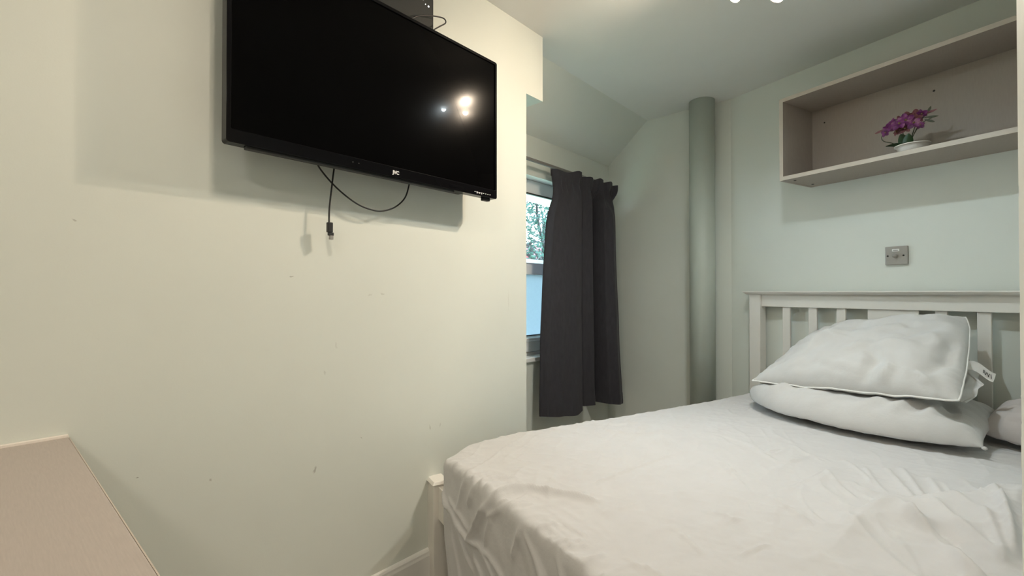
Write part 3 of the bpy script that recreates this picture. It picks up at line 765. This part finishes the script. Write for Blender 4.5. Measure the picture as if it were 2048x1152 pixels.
# ------------------------------------------------------------------ pillows
def pillow(root,name,c00,c10,c11,c01,th,mat,seed,nu=84,nv=64,bow=(0,0,0,0),wr=.006,sag=0,up=Vector((0,0,1)),flat=.0,pe=2.6,pinch=(0,0,0,0),folds=(),wave=0):
    """pillow on a bilinear patch of four corners (s,off,z); th = thickness at the middle"""
    C=[Vector(B(*c)) for c in (c00,c10,c11,c01)]
    nrm=(C[1]-C[0]).cross(C[3]-C[0]).normalized()
    if nrm.dot(up)<0: nrm=-nrm
    eu=(C[1]-C[0]).normalized(); ev=(C[3]-C[0]).normalized()
    def mid(u,v):
        p=C[0]*(1-u)*(1-v)+C[1]*u*(1-v)+C[2]*u*v+C[3]*(1-u)*v
        # edges of a stuffed pillow draw in between the corners
        p+=ev*bow[0]*4*u*(1-u)*(1-v)**2 + ev*bow[2]*4*u*(1-u)*v**2
        p+=eu*bow[3]*4*v*(1-v)*(1-u)**2 + eu*bow[1]*4*v*(1-v)*u**2
        if wave: p+=nrm*wave*(noise.noise(Vector((u*5,v*4,seed+2)))+.5*noise.noise(Vector((u*14,v*11,seed+3))))
        cc=(C[0]+C[1]+C[2]+C[3])/4
        for kk,(a,b) in zip(pinch,((1-u,1-v),(u,1-v),(u,v),(1-u,v))):
            if kk: p+=(cc-p)*kk*(a*b)**7
        return p
    def prof(u,v):
        a=max(0,1-abs(2*u-1)**pe); b=max(0,1-abs(2*v-1)**pe)
        return (a*b)**.5
    top=[];bot=[]
    for i in range(nv+1):
        v=.5-.5*math.cos(PI*i/nv); rt=[];rb=[]
        for j in range(nu+1):
            u=.5-.5*math.cos(PI*j/nu)
            m=mid(u,v); t=prof(u,v)
            e=min(u,1-u,v,1-v)
            w=wr*noise.noise(Vector((u*6,v*5,seed)))*t + wr*.7*noise.noise(Vector((u*14,v*12,seed+5)))*t
            # short gathers running in from the seams
            g=math.exp(-e/.07)*min(1,e/.012)
            w+=wr*.45*max(0,1-5*abs(noise.noise(Vector((u*3.3+v*4,v*3.5-u*2,seed+9)))))*t
            for fp,fh,fw in folds:
                d_,t_=poly_d((u,v),fp)
                if d_<3*fw: w+=1.7*fh*math.exp(-(d_/fw)**2)*min(1,4*min(t_+.05,1-t_+.05))*min(1,e/.03)
            w+=.0075*g*(noise.noise(Vector((u*30,seed,v*6))) if min(v,1-v)<min(u,1-u) else noise.noise(Vector((v*30,seed,u*6))))
            rt.append(m+nrm*(th*.62*t+w)); rb.append(m-nrm*(th*.38*t*(1-flat)-w*.5))
        top.append(rt);bot.append(rb)
    mb=MB(); mb.grid(top); mb.grid(bot,flip=True)
    o=mb.build(name,mat,root,weld=True)
    edge=[mid(j/40,0) for j in range(41)]+[mid(1,j/30) for j in range(1,31)]+[mid(1-j/40,1) for j in range(1,41)]+[mid(0,1-j/30) for j in range(1,30)]
    edge.append(edge[0])
    return o,edge,mid,nrm
FL_LOW=[([(.62,.02),(.72,.25),(.70,.5)],.010,.028),([(.74,.05),(.80,.3),(.78,.55)],.012,.025),([(.85,.1),(.88,.35)],.012,.025),([(.45,.02),(.55,.18)],.008,.03),([(.93,.12),(.84,.6)],-.012,.03),([(.2,.03),(.3,.2)],.007,.03),([(.05,.1),(.12,.4)],-.010,.03)]
FL_TOP=[([(.10,.55),(.28,.48),(.42,.55)],.010,.05),([(.62,.02),(.66,.2),(.60,.33)],-.012,.03),([(.70,.02),(.74,.16)],.009,.02),([(.05,.12),(.16,.2)],-.008,.03),([(.86,.1),(.93,.3),(.95,.6)],-.014,.03),([(.80,.55),(.90,.75)],-.010,.05),([(.35,.75),(.55,.68),(.7,.78)],-.010,.05),([(.90,.05),(.84,.14)],.010,.02),([(.15,.85),(.25,.70)],-.012,.04)]
# lower pillow, lying on the sheet
pl=thing('pillow','plump off white pillow lying flat on the sheet under the top pillow','pillow',tuple(B(-1.05,.4,.53)))
o,edge,mid,nr=pillow(pl,'pillowcase',(-1.505,.600,.570),(-.592,.598,.562),(-.640,.18,.590),(-1.48,.15,.590),.155,M_pcase,11,bow=(-.125,-.02,-.01,.02),wr=.012,flat=.45,pe=5.0,folds=FL_LOW,pinch=(.13,0,0,.13),wave=.006)
mb=MB(); mb.lathe([(0,.006),(.006,.004),(.008,-.002),(.004,-.006),(0,-.007)],B(-.589,.600,.562),10); mb.build('corner_knot',M_pcase,pl)
adopt(pl)
# rear pillow, mostly behind the lower one
pr=thing('pillow','pinkish white pillow behind the lower pillow at the right beside the wall end','pillow',tuple(B(-.5,.25,.53)))
o,edge,mid,nr=pillow(pr,'pillowcase',(-.665,.36,.560),(-.262,.41,.553),(-.275,.115,.605),(-.665,.115,.605),.155,M_pinkp,31,wr=.012,bow=(-.02,0,0,0),flat=.6,pe=4.2)
adopt(pr)
# top pillow, leaning back on the headboard
pt=thing('pillow','white pillow with piped edges leaning on the headboard on top of the others','pillow',tuple(B(-1.05,.35,.62)))
o,edge,mid,nr=pillow(pt,'pillow_cover',(-1.428,.605,.650),(-.650,.590,.703),(-.742,.165,.990),(-1.335,.165,.880),.18,M_pillow,51,bow=(.0,.004,-.03,.03),wr=.017,up=-NN+Vector((0,0,1)),flat=.35,pinch=(.02,.02,.05,.10),wave=.009,folds=FL_TOP)
MB().tube([p+nr*.002 for p in edge],.0035,8,cap=False).build('piping',M_piping,pt)
tb=mid(1,.42); 
tg=[]
for i in range(9):
    t=i/8; c=tb+DR*(-.005+.072*t)+NN*(.015+.01*t)+Vector((0,0,-.012-.030*t+.008*math.sin(t*5)))
    tg.append([c+Vector((0,0,.017-.002*t))+DR*.004,c+NN*.003,c-Vector((0,0,.017))-DR*.004])
mb=MB(); mb.grid(tg); o=mb.build('care_tag',M_tag,pt); 
mb=MB()
for i,hh in ((4.9,.006),(5.3,.008),(5.7,.005),(6.2,.007),(6.5,.006),(7.0,.008)):
    t=i/8; c=tb+DR*(-.005+.072*t)+NN*(.012+.01*t)+Vector((0,0,-.012-.030*t+.008*math.sin(t*5)))
    mb.bar(c+Vector((0,0,hh))+DR*.002*math.sin(i*9),c-Vector((0,0,hh))-DR*.002*math.sin(i*7),.0016,.001,up=NN)
q=mb.build('tag_print',M_boxm,o)
# loose crumpled lining showing at its right side
cr_=[]
for i in range(33):
    v=i/32; r=[]
    for j in range(21):
        u=j/20; c=mid(1,.10+.5*v)+DR*(-.03+.060*u*math.sin(PI*(v*.8+.15))*(1+.4*noise.noise(Vector((v*4,0,5)))))+NN*(.02+.03*u)+Vector((0,0,-.02-.03*u))
        c+=NN*.030*noise.noise(Vector((u*2,v*5,2)))+Vector((0,0,.018*noise.noise(Vector((u*2.5,v*4,8)))))
        r.append(c)
    cr_.append(r)
mb=MB(); mb.grid(cr_); mb.build('loose_lining',M_pillow,pt,fixn=False)
adopt(pt)

# ------------------------------------------------------------------ ceiling spotlights
def spot_fixture(center,heads,label,group,lights,power,tgt,size=176,blend=1.0):
    f=thing('ceiling_spotlight',label,'ceiling light',(center[0],center[1],ZC),group)
    mb=MB(); mb.lathe([(0,-.0),(.07,0),(.07,-.012),(.062,-.02),(0,-.022)],(center[0],center[1],ZC),40); mb.build('ceiling_plate',M_can,f)
    for (p,mat,colr,pw_,tg_) in heads:
        p=Vector(p); d=(Vector(tg_)-p).normalized()
        ref=Vector((0,0,1)); s=d.cross(ref).normalized(); u=s.cross(d)
        R=Matrix(((s.x,u.x,d.x,0),(s.y,u.y,d.y,0),(s.z,u.z,d.z,0),(0,0,0,1)))
        hd=MB(); hd.lathe([(0,-.062),(.018,-.06),(.027,-.045),(.029,-.002),(.029,.002),(.026,.002),(.0255,-.008),(0,-.009)],p,28,M=R); ho=hd.build('lamp_head',mat_can,f)
        le=MB(); le.lathe([(.0250,-.004),(.022,.000),(0.015,.008),(0,.011)],p,24,M=R); le.build('bulb_lens',mat,ho)
        b=p-d*.05; cpt=Vector((center[0],center[1],ZC-.018)); 
        MB().tube(smooth([cpt+(b-cpt)*.12+Vector((0,0,.002)),cpt+(b-cpt)*.5+Vector((0,0,-.012)),b],6),.005,10).build('lamp_arm',M_can,f)
        L=D.lights.new('lamp_light','SPOT'); L.energy=pw_; L.color=colr; L.spot_size=math.radians(size); L.spot_blend=blend; L.shadow_soft_size=.013
        lo_=D.objects.new('lamp_light',L); link(lo_,ho)
        lo_.location=p+d*.012; lo_.rotation_euler=d.to_track_quat('-Z','Y').to_euler()
    adopt(f)
    bpy.context.view_layer.update()
    return f
mat_can=M_can
PW=11
spot_fixture((-.465,1.94,ZC),[((-.55,1.92,2.228),M_lensW,WARM,PW*1.95,(-1.43,.85,1.05)),((-.43,2.03,2.225),M_lensW,WARM,PW*1.15,(-1.2,1.3,.6)),((-.42,1.86,2.205),M_lensC,COOL,PW*1.7,(-.36,1.92,.5))],
    'three head ceiling spotlight with lit bulbs above the bed','ceiling spotlights',None,PW,None)
spot_fixture((-.50,.36,ZC),[((-.52,.40,2.20),M_lensW,WARM2,PW*.42,(-1.2,.7,.2)),((-.44,.32,2.20),M_lensW,WARM2,PW*.25,(-.9,1.2,.1)),((-.54,.31,2.20),M_lensW,WARM2,PW*.15,(-1.2,.2,.1))],
    'three head ceiling spotlight with lit bulbs near the desk','ceiling spotlights',None,PW,None)
dm=thing('ceiling_dome_light','round opal ceiling light behind the desk end of the room','ceiling light',(.15,-1.0,ZC))
MB().lathe([(0,0),(.155,0),(.155,-.022),(.148,-.026),(0,-.026)],(.15,-1.0,ZC),48).build('lamp_base',M_can,dm)
MB().lathe([(.145,-.024),(.14,-.05),(.118,-.078),(.075,-.098),(0,-.106)],(.15,-1.0,ZC),48).build('lamp_shade',emis('opal_lamp_shade',(1.0,.90,.79),25),dm)
adopt(dm)

# ------------------------------------------------------------------ outside
M_grass=basic('outside_ground',(.16,.20,.12),.9,.2,2)
struct(MB().box(-60,-2.6,-30,60,-3.1,-3.0).build('ground_outside',M_grass))
te=thing('tree','leafy green tree outside beyond the upper window pane','tree',(-5.6,7.1,-3.0))
rnd=random.Random(11)
MB().tube(smooth([(-5.9,7.8,-3),(-5.9,7.8,-1),(-6.0,7.85,.9),(-6.0,7.9,2.6)],6),[.16]*7+[.14]*6+[.09]*6,10).build('trunk',M_bark,te)
for (a,b,c) in (((-6.0,7.85,.8),(-5.5,7.2,1.55),(-4.7,6.6,1.75)),((-6.0,7.85,1.3),(-5.8,7.1,2.0),(-5.0,6.6,1.95)),((-6.0,7.9,1.9),(-5.6,7.1,2.5),(-5.2,6.6,3.0)),((-6,7.9,1.6),(-6.6,7.3,2.2),(-7,6.6,2.5)),((-5.5,7.2,1.55),(-5.5,6.9,1.85),(-5.6,6.6,2.05))):
    MB().tube(smooth([a,b,c],6),[.045-.0028*i for i in range(13)],8).build('branch',M_bark,te)
mb=MB()
for i in range(8000):
    u=rnd.random()
    c=Vector((-5.7+rnd.gauss(0,.85),7.2+rnd.gauss(0,.75),2.45+rnd.gauss(0,.62)))
    if c.z<1.45 and rnd.random()<.75: continue
    if noise.noise(c*2.3)<-.16: continue
    d=Vector((rnd.gauss(0,1),rnd.gauss(0,1),rnd.gauss(-.3,.7))).normalized(); s=d.cross(Vector((rnd.gauss(0,1),rnd.gauss(0,1),rnd.gauss(0,1)))).normalized()
    L=rnd.uniform(.06,.11); n=d.cross(s)
    mb.add([c,c+d*L*.5+s*L*.24+n*L*.08,c+d*L,c+d*L*.5-s*L*.24+n*L*.08],[(0,1,2,3)])
fo=mb.build('foliage',M_leaf,te,fixn=False); fo['kind']='stuff'
adopt(te)
hs_=thing('house','distant pale house with a red roof beyond the tree','house',(-17,24,-3))
mb=MB(); mb.box(-19.5,-15.6,20.5,27,-3,2.35); mb.build('house_wall',basic('house_render',(.10,.10,.10),.8,.03,4),hs_)
rf=MB(); rf.add([(-19.8,20.2,2.3),(-15.3,20.2,2.3),(-15.3,27.3,2.3),(-19.8,27.3,2.3),(-17.5,20.2,3.9),(-17.5,27.3,3.9)],[(0,1,4),(3,5,2),(1,2,5,4),(0,4,5,3),(0,3,2,1)])
rf.build('roof',basic('red_roof_tiles',(.10,.012,.014),.8,.15,8),hs_)
adopt(hs_)

# ------------------------------------------------------------------ sky
W=D.worlds.new('sky'); bpy.context.scene.world=W; W.use_nodes=True
nt=W.node_tree; bg=nt.nodes['Background']
tc=nt.nodes.new('ShaderNodeTexCoord'); sp=nt.nodes.new('ShaderNodeSeparateXYZ'); nt.links.new(tc.outputs['Generated'],sp.inputs[0])
rp=nt.nodes.new('ShaderNodeValToRGB'); e=rp.color_ramp.elements
e[0].position=0; e[0].color=(.74,.90,1.0,1); e[1].position=.7; e[1].color=(.50,.78,1.0,1)
nt.links.new(sp.outputs['Z'],rp.inputs[0]); nt.links.new(rp.outputs[0],bg.inputs[0]); bg.inputs[1].default_value=9.5

# ------------------------------------------------------------------ camera
cam=D.cameras.new('camera'); co=D.objects.new('camera',cam); link(co)
cam.sensor_width=36; cam.lens=945/2048*36; cam.clip_start=.02
az=math.radians(41.36); pit=math.radians(.576)
co.location=(0,0,1.085); co.rotation_euler=(PI/2+pit,0,az)
sc=bpy.context.scene; sc.camera=co
sc.view_settings.view_transform='Standard'; sc.view_settings.look='None'; sc.view_settings.gamma=1; sc.view_settings.use_curve_mapping=False
sc.view_settings.exposure=1.08
